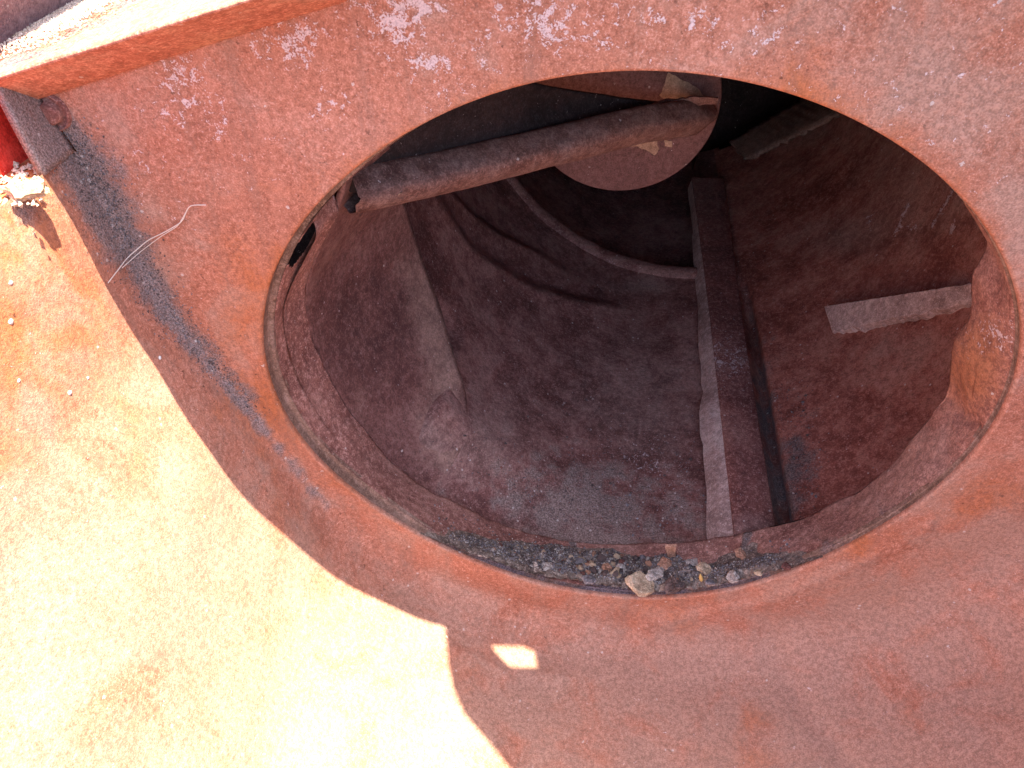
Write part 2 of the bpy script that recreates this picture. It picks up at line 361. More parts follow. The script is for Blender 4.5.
# ---- trough wall: fillet + ruled sheet running toward the camera, for crease columns below the side ledge
ZL = .757
cols = [i for i in range(NC) if BP[i, 1] < ZL and fil[i] > 1e-4 and -135 < deg[i] < 125]
cols.sort(key=lambda i: deg[i])
TH_rows = list(np.linspace(0, 1, 12))
S_ext = np.r_[np.linspace(.0, .3, 70)[1:], np.linspace(.3, 1.1, 16)[1:]]
V = []
for i in cols:
    b0 = BP[i]; d = DIR[i]; r_ = fil[i]
    p0 = np.array([b0[0]-d[0]*r_, 0, b0[1]-d[1]*r_]); p1 = np.array([b0[0], 0, b0[1]]); p2 = np.array([b0[0], -r_*1.25, b0[1]])
    for t in TH_rows: V.append((1-t)**2*p0+2*t*(1-t)*p1+t*t*p2)
    for s_ in S_ext: V.append(p2+np.array([0, -s_, 0]))
V = np.array(V); nS = len(TH_rows)+len(S_ext)
# gentle dents so the sheet is not perfectly ruled
cx_ = V[:, 0]-.05; cz_ = V[:, 2]-.60; ln_ = np.hypot(cx_, cz_)
dn = np.array([noise.fractal(Vector((p[0]*5, p[1]*5, p[2]*5+4)), 1, 2, 3) for p in V])*.006*sst(0, .06, -V[:, 1])
V[:, 0] -= cx_/ln_*dn; V[:, 2] -= cz_/ln_*dn
Fq = []
for c in range(len(cols)-1):
    for k in range(nS-1):
        a = c*nS+k; Fq.append((a, a+nS, a+nS+1, a+1))
pxT = proj(V); mT = plate_mask(V, pxT)
near = (-V[:, 1] > 0)
x, y = pxT[:, 0], pxT[:, 1]
mT[:, 0] = np.maximum(mT[:, 0], .55*np.exp(-((x-25)/30)**2-((y-215)/35)**2))
V = creases(V)
trough = mk('trough_wall', V, Fq, M_TROUGH, machine, mask=mT)
bvh = BVHTree.FromPolygons([tuple(v) for v in V], Fq)
def hit(pxy):
    d = ray(np.array(pxy, float)); d = d/np.linalg.norm(d)
    h = bvh.ray_cast(Vector(CAM), Vector(d)); return np.array(h[0]) if h[0] is not None else None

# ---- side cheek above the ledge (strip between plate and the notch)
cheek = []
ci = [i for i in range(120) if .752 < CRS[i, 1] < .818]
zc = CRS[ci]
V = []
for (cx0, cz0) in zc:
    yy = float(onY(np.array([44, 178.]), 0)[1])
    for s_ in np.linspace(0, 1, 12):
        V.append([cx0, -.002-s_*(.036-.012*(cz0-.757)/.07), cz0])
V = np.array(V); n_ = len(zc)
mC = np.zeros((len(V), 3)); mC[:, 0] = .75
o = mk('side_cheek', V, grid_faces(n_, 12), M_TROUGH, machine, mask=mC)
sm = o.modifiers.new('solid', 'SOLIDIFY'); sm.thickness = .006; sm.offset = 0
# ledge beyond the notch, and the bright red sheet standing behind it
lz = .754; lx = np.interp(lz, CRS[::-1, 1][-60:][::-1] if False else np.sort(CRS[:60, 1]), CRS[:60, 0][np.argsort(CRS[:60, 1])])
Vl, Fl = slab([(lx-.008, .07, lz), (lx+.003, -.9, lz), (lx-.11, -.9, lz-.004), (lx-.11, .07, lz-.004)], .006, (0, 0, 1), (50, 14), .002, 3)
mk('side_ledge', Vl, Fl, M_PLATE, machine)
Vl, Fl = slab([(lx-.034, .07, lz+.062), (lx-.034, -.5, lz+.062), (lx-.030, -.5, lz-.01), (lx-.030, .07, lz-.01)], .005, (1, 0, 0), (30, 10), .0005, 5)
mk('red_side_panel', Vl, Fl, M_RED, machine)

# ------------------------------------------------------------------ top beam and added unseen blocker that throw the shadow seen on the trough
TRACE = [(68,217),(91,260),(118,311),(152,362),(186,422),(220,470),(264,520),(307,556),(340,582),(360,593),(406,615),(445,628)]
TR2 = [(446,640),(448,665),(453,689),(464,714),(489,743),(509,768),(530,800)]
PATCH = [(491,646),(523,647),(534,652),(537,667),(509,666)]
nE = np.cross(ray(np.array((0, 75.))), ray(np.array((240, 0.))))
Xe = []
for p in TRACE:
    q = hit(p); t = ((CAM-q)@nE)/(SUN@nE); Xe.append(q+t*SUN)
Xe = np.array(Xe)
print('beam edge', Xe.round(3).tolist())
# left continuation of the front edge
A0 = Xe[0]; sl_ = (Xe[3]-Xe[0])/(Xe[3]-Xe[0])[0]
left = [A0+sl_*dx for dx in (-.10, -.05)]
left = np.array([[p[0], Xe[:3, 1].mean(), p[2]] for p in left])
edge = resample(np.vstack([left, Xe]), 90, 6)
# beam cross-section per station: foot at plate, front face, top, back
V = []; mB = []
for p in edge:
    ppx = proj(p); fy = 97-.319*(ppx[0]-30)
    foot = onY(np.array([ppx[0]+6, fy+3]), -.004)
    nzv = noise.fractal(Vector((p[0]*22, 0, 5)), 1, 2, 3)*.0012
    st = [foot+np.array([0, .006, 0]), foot, foot+(p-foot)*.5+np.array([0, 0, 0]), p+np.array([0, .001, -.0022]), p+np.array([0, .0022, nzv]), p+np.array([0, .02, .0015+nzv]), p+np.array([0, .06, .0012-nzv]), p+np.array([0, .26, .005]), p+np.array([0, .262, -.01]), np.array([p[0], .006, min(p[2]-.03, foot[2]-.002)])]
    for q in st: V.append(q); mB.append([0, 0, 0])
V = np.array(V); mB = np.array(mB, float)
ppx = proj(V)
mB[:, 1] = .5*np.exp(-((ppx[:, 0]-95)/55)**2-((ppx[:, 1]-22)/26)**2)
mB[:, 2] = .3; mB[:, 0] = np.where(np.isin(np.arange(len(V)) % 10, (5, 6, 7)), .52, 0)  # top rows darkened in the colour to tone down the sun on them
beam = mk('top_beam', V, grid_faces(len(edge), 10, True), M_BEAM, machine, mask=mB)
harden(beam, 40)
# added sun blocker out of view: outline = points of the shadow edge carried along the sunlight to z = HZ
HZ = 1.2
def toH(p, z=HZ):
    q = hit(p); return q+SUN*((z-q[2])/SUN[2])
H = [toH(TRACE[-1])]+[toH(p) for p in TR2]
H = np.array(H)[:, :2]; ext = H[-1]+(H[-1]-H[-3])/np.linalg.norm(H[-1]-H[-3])*.35
outer = np.vstack([[[H[0, 0], .32]], H, [ext], [[1.1, ext[1]-.05]], [[1.1, .32]]])
hole = np.array([toH(p)[:2] for p in PATCH])  # opening shaped to let the small sun patch through
print('sun_blocker', H.round(3).tolist(), hole.round(3).tolist())
bm = bmesh.new()
def loop(P_): 
    vs = [bm.verts.new((q[0], q[1], HZ)) for q in P_]
    return [bm.edges.new((vs[i], vs[(i+1) % len(vs)])) for i in range(len(vs))]
es = loop(outer)+loop(hole)
bmesh.ops.triangle_fill(bm, use_beauty=True, use_dissolve=False, edges=es)
me = bpy.data.meshes.new('sun_block_sheet'); 
for v in bm.verts: v.co -= Vector(ROOT)
bm.to_mesh(me); bm.free(); me.materials.append(M_PLATE)
sun_blocker = bpy.data.objects.new('sun_block_sheet', me); COL.objects.link(sun_blocker); sun_blocker.parent = machine
sm = sun_blocker.modifiers.new('solid', 'SOLIDIFY'); sm.thickness = .003; sm.offset = 1
Vl, Fl = slab([(H[0, 0]-.001, .325, HZ+.002), (1.1, .325, HZ+.002), (1.1, .325, 1.06), (H[0, 0]-.001, .325, 1.06)], .004, (0, 1, 0), (12, 6))
mk('sun_block_back', Vl, Fl, M_PLATE, machine)  # back skirt of the added sun blocker

# panel standing behind the beam, top left
def beamtop(p):     # pixel to beam-top plane through front edge points
    a, b = edge[10], edge[50]; n = np.cross(b-a, np.array([0, 1, .02])); d = ray(np.array(p, float)); t = ((a-CAM)@n)/(d@n); return CAM+d*t
a = beamtop((-60, 82)); b = beamtop((0, 51)); c_ = beamtop((88, 0)); d_ = c_+(c_-b)*.35
lean = np.array([.07, 0, .17]); V = []
base = resample(np.array([a, b, c_, d_]), 50, 2)
for k in range(14):
    for q in base: V.append(q+lean*(k/13-.08)+np.array([.0012*noise.fractal(Vector((q[1]*40, k*.4, 2)), 1, 2, 3), 0, 0]))
Vl = np.array(V); Fl = grid_faces(14, 50)
mP = np.zeros((len(Vl), 3)); pp = proj(Vl); mP[:, 0] = .45*np.exp(-((pp[:, 0]-25)/30)**2-((pp[:, 1]-8)/10)**2)
o = mk('back_panel', Vl, Fl, M_BACK, machine, mask=mP); sm = o.modifiers.new('solid', 'SOLIDIFY'); sm.thickness = .004; sm.offset = 0

# ------------------------------------------------------------------ lip and collar of the round opening
NCc = NC
rows = []
def ring(rr, y): rows.append(np.stack([HC[0]+rr*DIR[:, 0], np.full(NC, y) if np.isscalar(y) else y, HC[1]+rr*DIR[:, 1]], 1))
rag = np.array([noise.fractal(Vector((math.cos(a)*9, math.sin(a)*9, 1.5)), .9, 2, 4) for a in ANG])
rag2 = np.array([noise.fractal(Vector((math.cos(a)*3, math.sin(a)*3, 7.5)), .9, 2, 4) for a in ANG])
leftm = sst(-20, -60, deg)*sst(-150, -110, deg)
lw = .22+.78*sst(-28, -60, deg)*sst(-165, -125, deg)
for t_ in np.linspace(0, 1, 5): ring(RH+.0004-t_*.0004, .005+t_*(.002+.0075*lw))
ye = .0075+.007*lw+rag*.0016*lw
lw = .22+.78*sst(-28, -60, deg)*sst(-165, -125, deg)
ring(RH-.0022*lw, ye); ring(RH-.0045*lw, ye+.0005)
ring(RH-.0053*lw, ye+.0045)
P = np.vstack(rows)
mL = np.zeros((len(P), 3)); mL[:, 0] = np.tile(.6*sst(-60, -20, deg)*sst(70, 30, deg), 8); mL[:, 2] = .4
mk('rim_lip', P, grid_faces(8, NC, True), M_LIP, machine, mask=mL)
rows = []
NY = 34
for k in range(NY):
    u_ = k/(NY-1); y_ = (.0078+.0076*lw)*(1-u_)+u_*YC
    base = (RH-.0052*lw)*(1-u_)+RI*u_
    bul = math.sin(math.pi*u_)**.8*(.0085*np.exp(-((deg-102)/8.5)**2) - .0035*np.exp(-((deg-(115+3*u_))/2.4)**2) - .004*np.exp(-((deg-(90-3*u_))/2.0)**2) + .003*np.exp(-((deg-76)/8.)**2))
    nn = np.array([noise.fractal(Vector((math.cos(a)*6, math.sin(a)*6, u_*1.5)), 1, 2, 4) for a in ANG])
    ring(base-bul+nn*.0022*(1 if k else 0), y_+(rag*.003 if k == NY-1 else 0))
ring(RI+.0045+.001*rag, YC+.001+rag*.003)
ring(RI+.006, .03); nrw = len(rows)
P = np.vstack(rows); pc = proj(P); x, y = pc[:, 0], pc[:, 1]
mL = np.zeros((len(P), 3))
d1, _ = segdist(pc, [(340,483),(400,530),(470,562),(560,592),(660,602),(760,585),(860,545),(920,505)])
mL[:, 0] = .75*np.exp(-(d1/16)**2)
for cr_ in ([(572,542),(577,556),(573,575)], [(748,535),(742,550),(745,566),(735,580)]):
    d2, _ = segdist(pc, cr_); mL[:, 0] = np.maximum(mL[:, 0], np.exp(-(d2/4.5)**2))
mL[:, 2] = .7*sst(790, 880, x)*sst(980, 940, x)*sst(400, 440, y)+.35*sst(480, 560, x)*sst(480, 520, y)*sst(850, 800, x)
mL[:, 1] = .55*np.exp(-((x-1000)/30)**2-((y-335)/20)**2)
mL = np.c_[mL, .95*np.exp(-((x-975)/30)**2-((y-365)/45)**2)+.3*sst(900, 960, x)]
Fc = grid_faces(nrw, NC, True)
# rusted-through slot at the upper left of the collar
slot = [(286,263),(300,240),(313,222),(318,226),(308,246),(292,268)]
def inside(p, poly):
    c = False; n = len(poly)
    for i in range(n):
        (x1, y1), (x2, y2) = poly[i], poly[(i+1) % n]
        if (y1 > p[1]) != (y2 > p[1]) and p[0] < (x2-x1)*(p[1]-y1)/(y2-y1)+x1: c = not c
    return c
Fk = []
for f in Fc:
    c = pc[list(f)].mean(0)
    if 280 < c[0] < 325 and 215 < c[1] < 275 and inside(c, slot): continue
    Fk.append(f)
mk('collar', P, Fk, M_COLLAR, machine, mask=mL)
# added light-tight ring closing the space between collar and drum
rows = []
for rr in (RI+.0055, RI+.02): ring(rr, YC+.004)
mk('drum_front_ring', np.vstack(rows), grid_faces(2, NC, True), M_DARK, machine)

# ------------------------------------------------------------------ the drum
arc = onT(np.array([(503,172),(531,200),(562,229),(588,247),(612,260),(641,268),(675,272),(700,272)], float))
r2 = onT(np.array([(427,180),(459,211),(496,242),(537,264)], float)); r3 = onT(np.array([(459,252),(490,277),(521,296),(552,302),(578,310),(625,313)], float))
rend = onT(np.array([(720,150),(760,130),(800,108),(830,112)], float))
a_arc, a_2, a_3, a_e = tang(arc), tang(r2), tang(r3), tang(rend)
def guide(a, y, deg_): 
    c = np.polyfit(a, y, deg_); lo, hi = a.min(), a.max(); return lambda x: np.polyval(c, np.clip(x, lo, hi))+np.polyval(np.polyder(c), lo)*np.clip(x-lo, -30, 0)*.6
NA, NYd = 420, 330
aa = np.linspace(-180, 180, NA, endpoint=False); ys = np.r_[np.linspace(.0665, .62, 170, endpoint=False), np.linspace(.62, 1.2, 160)]
AA, YY = np.meshgrid(aa, ys)
Y1 = guide(a_arc, arc[:, 1], 2)(AA); Y2 = guide(a_2, r2[:, 1], 1)(AA); Y3 = guide(a_3, r3[:, 1], 1)(AA)
leftside = sst(16.5, 14.5, AA)
Rr = np.full_like(AA, TR)
# overlapping cone sheets: each ridge tucks in toward its edge and drops back behind it
def ridge(Ye, amp, ln, wgt): 
    d = Ye-YY
    return -amp*wgt*np.where(d >= 0, np.exp(-(d/ln)), sst(-.045, 0, d))
Rr += ridge(Y2, .015, .07, sst(-12, -45, AA)*sst(-120, -90, AA))
Rr += ridge(Y3, .013, .06, sst(-2, -18, AA)*sst(-90, -65, AA))
Rr += ridge(Y1, .008, .035, leftside*sst(-130, -100, AA))
Rr += leftside*sst(0, .012, YY-Y1)*.034
Ye = np.interp(AA, a_e, rend[:, 1], left=1.08, right=.9)
Rr += (1-leftside)*sst(0, .01, YY-Ye)*.08
Rr += .034*np.exp(-((AA-24.3)/1.25)**4)*sst(.62, .5, YY)          # gap beside the channel bar
ci_ = np.stack([HC[0]+RI*DIR[:, 0]-TC[0], HC[1]+RI*DIR[:, 1]-TC[1]], 1)
ca = np.degrees(np.arctan2(ci_[:, 0], -ci_[:, 1])); cr2 = np.linalg.norm(ci_, axis=1); o_ = np.argsort(ca)
rc = np.interp(AA, ca[o_], cr2[o_], period=360)+.004
lf = sst(-50, -56, AA)*sst(-150, -125, AA); lf2 = sst(-30, -38, AA)*sst(-150, -125, AA)
Rr += np.clip(rc-TR, 0, .2)*sst(.16, YC, YY)+.05*lf*sst(.30, .24, YY)
dx, dz = np.sin(np.radians(AA)), -np.cos(np.radians(AA))
P = np.stack([TC[0]+Rr*dx, YY, TC[1]+Rr*dz], -1).reshape(-1, 3)
nn = np.array([noise.fractal(Vector((p[0]*14, p[1]*10, p[2]*14)), 1, 2, 4) for p in P])*.0022
P[:, 0] -= nn*dx.ravel(); P[:, 2] -= nn*dz.ravel()
pd = proj(P); x, y = pd[:, 0], pd[:, 1]
mD = np.zeros((len(P), 3))
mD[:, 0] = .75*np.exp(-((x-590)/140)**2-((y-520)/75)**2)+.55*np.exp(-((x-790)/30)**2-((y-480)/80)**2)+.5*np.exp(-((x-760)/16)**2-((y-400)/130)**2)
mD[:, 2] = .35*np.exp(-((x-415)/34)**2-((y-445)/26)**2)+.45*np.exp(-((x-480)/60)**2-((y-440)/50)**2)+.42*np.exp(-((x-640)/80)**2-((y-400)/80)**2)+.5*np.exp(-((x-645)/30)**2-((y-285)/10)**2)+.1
mD[:, 1] = .35*np.exp(-((x-640)/60)**2-((y-470)/40)**2)
FA = grid_faces(NYd, NA, True)
dbvh = BVHTree.FromPolygons([tuple(v) for v in P], FA)
def tp(p, off): return onT(np.array(p, float), TR-off)
M_STRAP = rust('brown_strap', (.15, .08, .06), (.24, .145, .11), (.32, .21, .17), speck=.3)
# split the drum sheet: left/floor part and the redder right-hand side plate
Fl_, Fr_ = [], []
for f in FA:
    j = f[0] % NA
    (Fr_ if 22 <= aa[j] < 150 else Fl_).append(f)
def sub(V, Fs, *arr):
    Fs = np.array(Fs); u_, inv = np.unique(Fs.ravel(), return_inverse=True)
    return (V[u_], inv.reshape(Fs.shape).tolist())+tuple(a[u_] for a in arr)
v_, f_, m_ = sub(P, Fl_, mD); mk('drum_wall', v_, f_, M_DRUM, machine, mask=m_)
mR = mD.copy(); 
mR[:, 2] = .5*np.exp(-((x-830)/60)**2-((y-240)/25)**2)+.75*np.exp(-((x-790)/45)**2-((y-130)/16)**2)+.55*sst(800, 900, x)*sst(290, 200, y)+.5*np.exp(-((x-900)/50)**2-((y-350)/30)**2)
mR[:, 1] = .7*np.exp(-((x-912)/7)**2-((y-228)/6)**2)+.7*np.exp(-((x-870)/5)**2-((y-220)/9)**2)
for seg in ([(896,232),(903,215),(910,203)], [(932,225),(945,205),(953,190)], [(950,235),(955,222)]):
    d2, _ = segdist(np.stack([x, y], 1), seg); mR[:, 1] = np.maximum(mR[:, 1], .8*1.15*np.exp(-(d2/2.2)**2))
v_, f_, m_ = sub(P, Fr_, mR); mk('side_plate', v_, f_, M_SIDE, machine, mask=m_)
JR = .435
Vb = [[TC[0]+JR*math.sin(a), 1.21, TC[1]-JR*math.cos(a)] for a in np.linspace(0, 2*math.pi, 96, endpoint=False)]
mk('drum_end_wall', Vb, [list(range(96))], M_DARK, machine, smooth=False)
# added unseen jacket keeps daylight out of the drum
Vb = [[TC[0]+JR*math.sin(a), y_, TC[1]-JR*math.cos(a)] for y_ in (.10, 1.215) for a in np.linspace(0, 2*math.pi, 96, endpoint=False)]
mk('light_seal_jacket', Vb, grid_faces(2, 96, True), M_DARK, machine)
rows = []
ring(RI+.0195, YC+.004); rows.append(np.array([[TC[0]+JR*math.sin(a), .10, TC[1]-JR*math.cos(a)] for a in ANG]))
mk('light_seal_front', np.vstack(rows), grid_faces(2, NC, True), M_DARK, machine)  # added front cone, seals the drum from daylight

V = []; an = np.linspace(-100, 14.2, 160); g1 = guide(a_arc, arc[:, 1], 2)
for a in an:
    y1 = float(g1(a)); n_ = .002*noise.fractal(Vector((a*.15, 1, 2)), 1, 2, 3)
    for (dy, dr_) in ((-.026, .0), (-.022, .007), (-.012, .0095), (-.003, .010), (.0, .009), (.001, -.03)):
        r_ = TR-dr_-.003*(dr_ > 0)-n_; V.append([TC[0]+r_*math.sin(math.radians(a)), y1+dy+.5*n_, TC[1]-r_*math.cos(math.radians(a))])
mr = np.zeros((len(V), 3)); mr[:, 2] = .15
mk('ring_rib', V, grid_faces(len(an), 6), M_DRUM, machine, mask=mr)
q = [tp((728, 141), .008), tp((803, 97), .008), tp((842, 112), .004), tp((746, 160), .003)]
Vl, Fl = slab(q, .006, -(np.array([np.mean([v[0] for v in q])-TC[0], 0, np.mean([v[2] for v in q])-TC[1]])), (40, 8), .010, 21)
mk('end_strap', Vl, Fl, M_STRAP, machine)
# ---- left gusset plate inside the opening
cpx = np.array([(352,150),(345,200),(325,240),(306,286),(308,317),(322,361),(345,400),(365,430),(385,454),(410,478)], float)
fpx = np.array([(385,130),(400,195),(418,250),(437,305),(452,350),(462,378),(468,405),(466,430),(458,455),(440,480)], float)
cp = onY(cpx, YC+.002); cp = resample(cp, 50, 3)
dpt = [.030, .026, .022, .018, .014, .009, .003, -.001, -.005, -.010]
fp = np.array([onT(p, TR-d_) for p, d_ in zip(fpx, dpt)])
for k in range(6, 10):
    d = ray(fpx[k]); d = d/np.linalg.norm(d); h = dbvh.ray_cast(Vector(CAM), Vector(d))[0]
    if h is not None: fp[k] = np.array(h)+d*.001*(k-5)
fp = resample(fp, 50, 3)
for k in range(50):                                           # push the collar edge slightly outward, under the collar
    d = cp[k, [0, 2]]-HC; cp[k, [0, 2]] += d/np.linalg.norm(d)*.004
V = []
for k in range(50):
    for j in range(30):
        t = j/29; p = cp[k]*(1-t)+fp[k]*t
        # bow outward so the plate follows the drum
        V.append(p+np.array([-.006*math.sin(math.pi*t), 0, -.004*math.sin(math.pi*t)]))
V = np.array(V); n3 = np.array([noise.fractal(Vector((p[0]*12, p[1]*12, p[2]*12)), 1, 2, 3) for p in V]); V[:, 0] += n3*.002
pg = proj(V); mG = np.zeros((len(V), 3))
mG[:, 2] = .6*np.exp(-((pg[:, 0]-np.interp(pg[:, 1], [195, 375], [395, 445]))/22)**2)*sst(180, 330, pg[:, 1])+.15
mG[:, 0] = .3*np.exp(-((pg[:, 0]-420)/40)**2-((pg[:, 1]-470)/40)**2)
o = mk('gusset_plate', V, grid_faces(50, 30), M_GUS, machine, mask=mG)
sm = o.modifiers.new('solid', 'SOLIDIFY'); sm.thickness = .005; sm.offset = 0

# ---- channel bar on the drum floor with its pale weld scale
zb = .306
def bz(p, z=zb): return onZ(np.array(p, float), z)
la = bz((736, 548)); lb = bz((707, 290)); lc = bz((692, 178)); ra = bz((778, 535)); rb_ = bz((746, 340)); rc = bz((724, 178))
Lp = resample(np.array([la, lb, lc]), 60, 4); Rp = resample(np.array([ra, rb_, rc]), 60, 4)
V = []
for k in range(60):
    l, r_ = Lp[k].copy(), Rp[k].copy(); l[1] = r_[1] = (l[1]+r_[1])/2
    h1 = noise.fractal(Vector((k*.35, 0, 3)), 1, 2, 3)*.0012; h2 = noise.fractal(Vector((k*.3, 5, 3)), 1, 2, 3)*.0015
    up_ = np.array([0, 0, 1.])
    pts = [l-[0, 0, .035], l-[0, 0, .002], l+[.0015, 0, h1], l*.7+r_*.3+[0, 0, .0006-h2], l*.35+r_*.65+[0, 0, h2], r_+[-.0015, 0, -.001+h2], r_-[0, 0, .003], r_-[0, 0, .045]]
    V += [np.array(q) for q in pts]
pb = proj(np.array(V)); mBq = np.zeros((len(V), 3)); mBq[:, 2] = .55*np.exp(-((pb[:, 1]-530)/18)**2)+.3*np.exp(-((pb[:, 1]-360)/50)**2)+.35*sst(250, 200, pb[:, 1]); mBq[:, 1] = .5*np.exp(-((pb[:, 1]-360)/30)**2)
o = mk('channel_bar', V, grid_faces(60, 8), M_BAR, machine, mask=mBq)
V = []
for k in range(60):
    l = Lp[k]; u_ = k/59; wd = (.017*(1-sst(.05, .8, u_)) + .009)*(1+.22*noise.fractal(Vector((k*.23+.37, 2.3, 1.4)), 1, 2, 4))
    if u_ > .8: wd *= .6
    for j in range(9):
        t = j/8; p = l+np.array([-wd*t+.001, 0, -.003-.021*t**1.5+.0016*noise.fractal(Vector((k*.31+.2, j*.37, 8.3)), 1, 2, 3)]); V.append(p)
mk('weld_scale_strip', V, grid_faces(60, 9), M_PALE, machine)

# ---- bracket bar on the side plate
q = [tp((824, 306), .013), tp((971, 283), .013), tp((972, 303), .006), tp((832, 332), .003)]
nb = -(np.array([np.mean([v[0] for v in q])-TC[0], 0, np.mean([v[2] for v in q])-TC[1]]))
Vl, Fl = slab(q, .013, nb, (46, 8), .0042, 14)
br = mk('bracket_bar', Vl, Fl, M_PALE, machine); harden(br)

# ---- hub disc with its shaft and flakes of old paint
dc = np.array([.0161, .40, .6518]); dr = .111
bm = bmesh.new()
V = []; prof = [(.0, -.001), (.045, -.0008), (.085, 0), (dr-.0022, 0), (dr-.0006, .0008), (dr, .003), (dr, .026), (dr-.003, .03), (.045, .03), (.042, .30), (.042, .8)]
ns = 120
for (r_, yy) in prof:
    for a in np.linspace(0, 2*math.pi, ns, endpoint=False): V.append([dc[0]+r_*math.sin(a), dc[1]+yy, dc[2]+r_*math.cos(a)])
nd = 9
disc = mk('hub_disc', V[:nd*ns], grid_faces(nd, ns, True), M_DISC, machine); harden(disc, 50)
mk('shaft', V[8*ns:], grid_faces(3, ns, True), M_DARK, machine)
def flake(pts, mat, parent, y=None, th=.0012, name='paint_flake', seed=0):
    P_ = onY(np.array(pts, float), dc[1]-th if y is None else y)
    # ragged outline
    Q = []
    for i in range(len(P_)):
        a, b = P_[i], P_[(i+1) % len(P_)]
        for t in np.linspace(0, 1, 6, endpoint=False):
            q = a*(1-t)+b*t; nv = noise.noise_vector(Vector((q[0]*160+seed, q[2]*160, seed)))
            Q.append(q+np.array([nv[0], 0, nv[2]])*.0022)
    n = len(Q); c = np.mean(Q, 0)-np.array([0, .0005, 0]); V = [c]+Q+[p+np.array([0, th, 0]) for p in Q]
    F = [(0, 1+(i+1) % n, 1+i) for i in range(n)]+[(1+i, 1+(i+1) % n, 1+n+(i+1) % n, 1+n+i) for i in range(n)]
    return mk(name, V, F, mat, parent, smooth=False)
M_FLAKE = rust('tan_old_paint', (.36, .21, .14), (.48, .30, .20), (.56, .38, .27), speck=.3, bump=.3)
flake([(612,143),(630,140),(645,138),(656,140),(660,148),(655,155),(648,150),(636,147),(616,147)], M_FLAKE, disc, seed=1)
flake([(664,140),(672,141),(671,147),(665,146)], M_FLAKE, disc, seed=2)
flake([(566,150),(570,158),(572,157),(569,149)], M_FLAKE, disc, seed=3)
flake([(660,96),(668,72),(676,76),(700,90),(706,99),(694,101),(672,104)], M_FLAKE, disc, seed=4)

# ---- crossbar (round pipe) reaching from the collar to the disc
cpts = np.array([(346,189),(352,188),(385,184),(450,171),(550,147),(640,125),(694,117),(708,113)], float)
cy = np.array([.085, .09, .11, .16, .24, .31, .36, .385])
CL = resample(np.array([onY(p, y_) for p, y_ in zip(cpts, cy)]), 90, 4)
V = []; nq = 28
for k in range(90):
    ax = CL[min(k+1, 89)]-CL[max(k-1, 0)]; ax /= np.linalg.norm(ax)
    e1 = CAM-CL[k]; e1 = e1-ax*(e1@ax); e1 /= np.linalg.norm(e1); e1 = e1*math.cos(.5)-np.cross(e1, ax)*math.sin(.5)*-1; e2 = np.cross(e1, ax)
    rr = .0170*(1-.35*sst(82, 89, k))*(1-.0*k/89)
    for j in range(nq):
        a = 2*math.pi*j/nq
        g = 1+.035*noise.fractal(Vector((k*.15, math.cos(a)*1.5, math.sin(a)*1.5)), 1, 2, 3)
        fl = .16*sst(14, 0, k)                                  # mashed end
        endj = ax*(.004*noise.noise(Vector((math.cos(a)*2, math.sin(a)*2, k))) if k in (0, 89) else 0)
        ca_, sa_ = math.cos(a), math.sin(a); ca_ = math.copysign(abs(ca_)**.62, ca_); sa_ = math.copysign(abs(sa_)**.62, sa_)
        V.append(CL[k]+e1*ca_*rr*g*(1-fl)+e2*sa_*rr*g*(1+fl*.8)+endj)
V = np.array(V); pp = proj(V); mPp = np.zeros((len(V), 3)); mPp[:, 2] = .25
F = grid_faces(90, nq, True)+[tuple(89*nq+j for j in range(nq))]
pipe = mk('crossbar_pipe', V, F, M_PIPE, machine, mask=mPp)
flake([(652,104),(672,100),(700,97),(719,98),(718,104),(694,106),(672,108)], M_PIPE, machine, y=.352, th=.004, name='torn_weld_plate', seed=7)
wp = np.array([(350,186),(358,184),(450,171),(550,147),(640,126),(696,113)], float); wy = np.array([.085,.095,.165,.245,.315,.37])
wt = np.array([(370,120),(400,95),(470,62),(548,86),(622,97),(694,106)], float)
A1 = resample(np.array([onY(p, y_) for p, y_ in zip(wp, wy)]), 60, 3); A2 = resample(np.array([onY(p, y_+.02) for p, y_ in zip(wt, wy)]), 60, 3)
V = []
for k in range(60):
    for j in range(12):
        t = j/11; V.append(A1[k]*(1-t)+A2[k]*t+np.array([0, .012*math.sin(math.pi*t)+.0015*noise.fractal(Vector((k*.23, j*.31, 3)), 1, 2, 3), 0]))
o = mk('pipe_shade_sheet', V, grid_faces(60, 12), M_DARK, machine); sm = o.modifiers.new('solid', 'SOLIDIFY'); sm.thickness = .004  # black sheet added to stand for the deep shade above the pipe
# black flake standing for the dark inside the open pipe end, and torn tab at the collar
flake([(347,182),(353,176),(357,182),(357,190),(353,194),(349,190)], M_DARK, machine, y=.083, th=.004, name='pipe_end_shade', seed=9)
flake([(349,203),(362,200),(382,199),(392,196),(402,192),(396,199),(384,205),(370,207),(355,208)], M_FLAKE, machine, y=.098, th=.003, name='torn_tab', seed=11)

# ---- bolt in the upper left corner
b0 = onY(np.array([52., 112.]), -.001)
bolt = mk('bolt', *(lambda: (
    [[b0[0]+r_*math.cos(a), b0[1]-yy, b0[2]+r_*math.sin(a)] for (r_, yy) in ((.0001, .0065), (.006, .0065), (.0072, .0055), (.0076, .0), (.0088, .0), (.0108, .0006), (.0118, .0026), (.0128, .0022), (.0135, -.003)) for a in np.linspace(0, 2*math.pi, 32, endpoint=False)],
    grid_faces(9, 32, True)))(), M_BAR, machine)

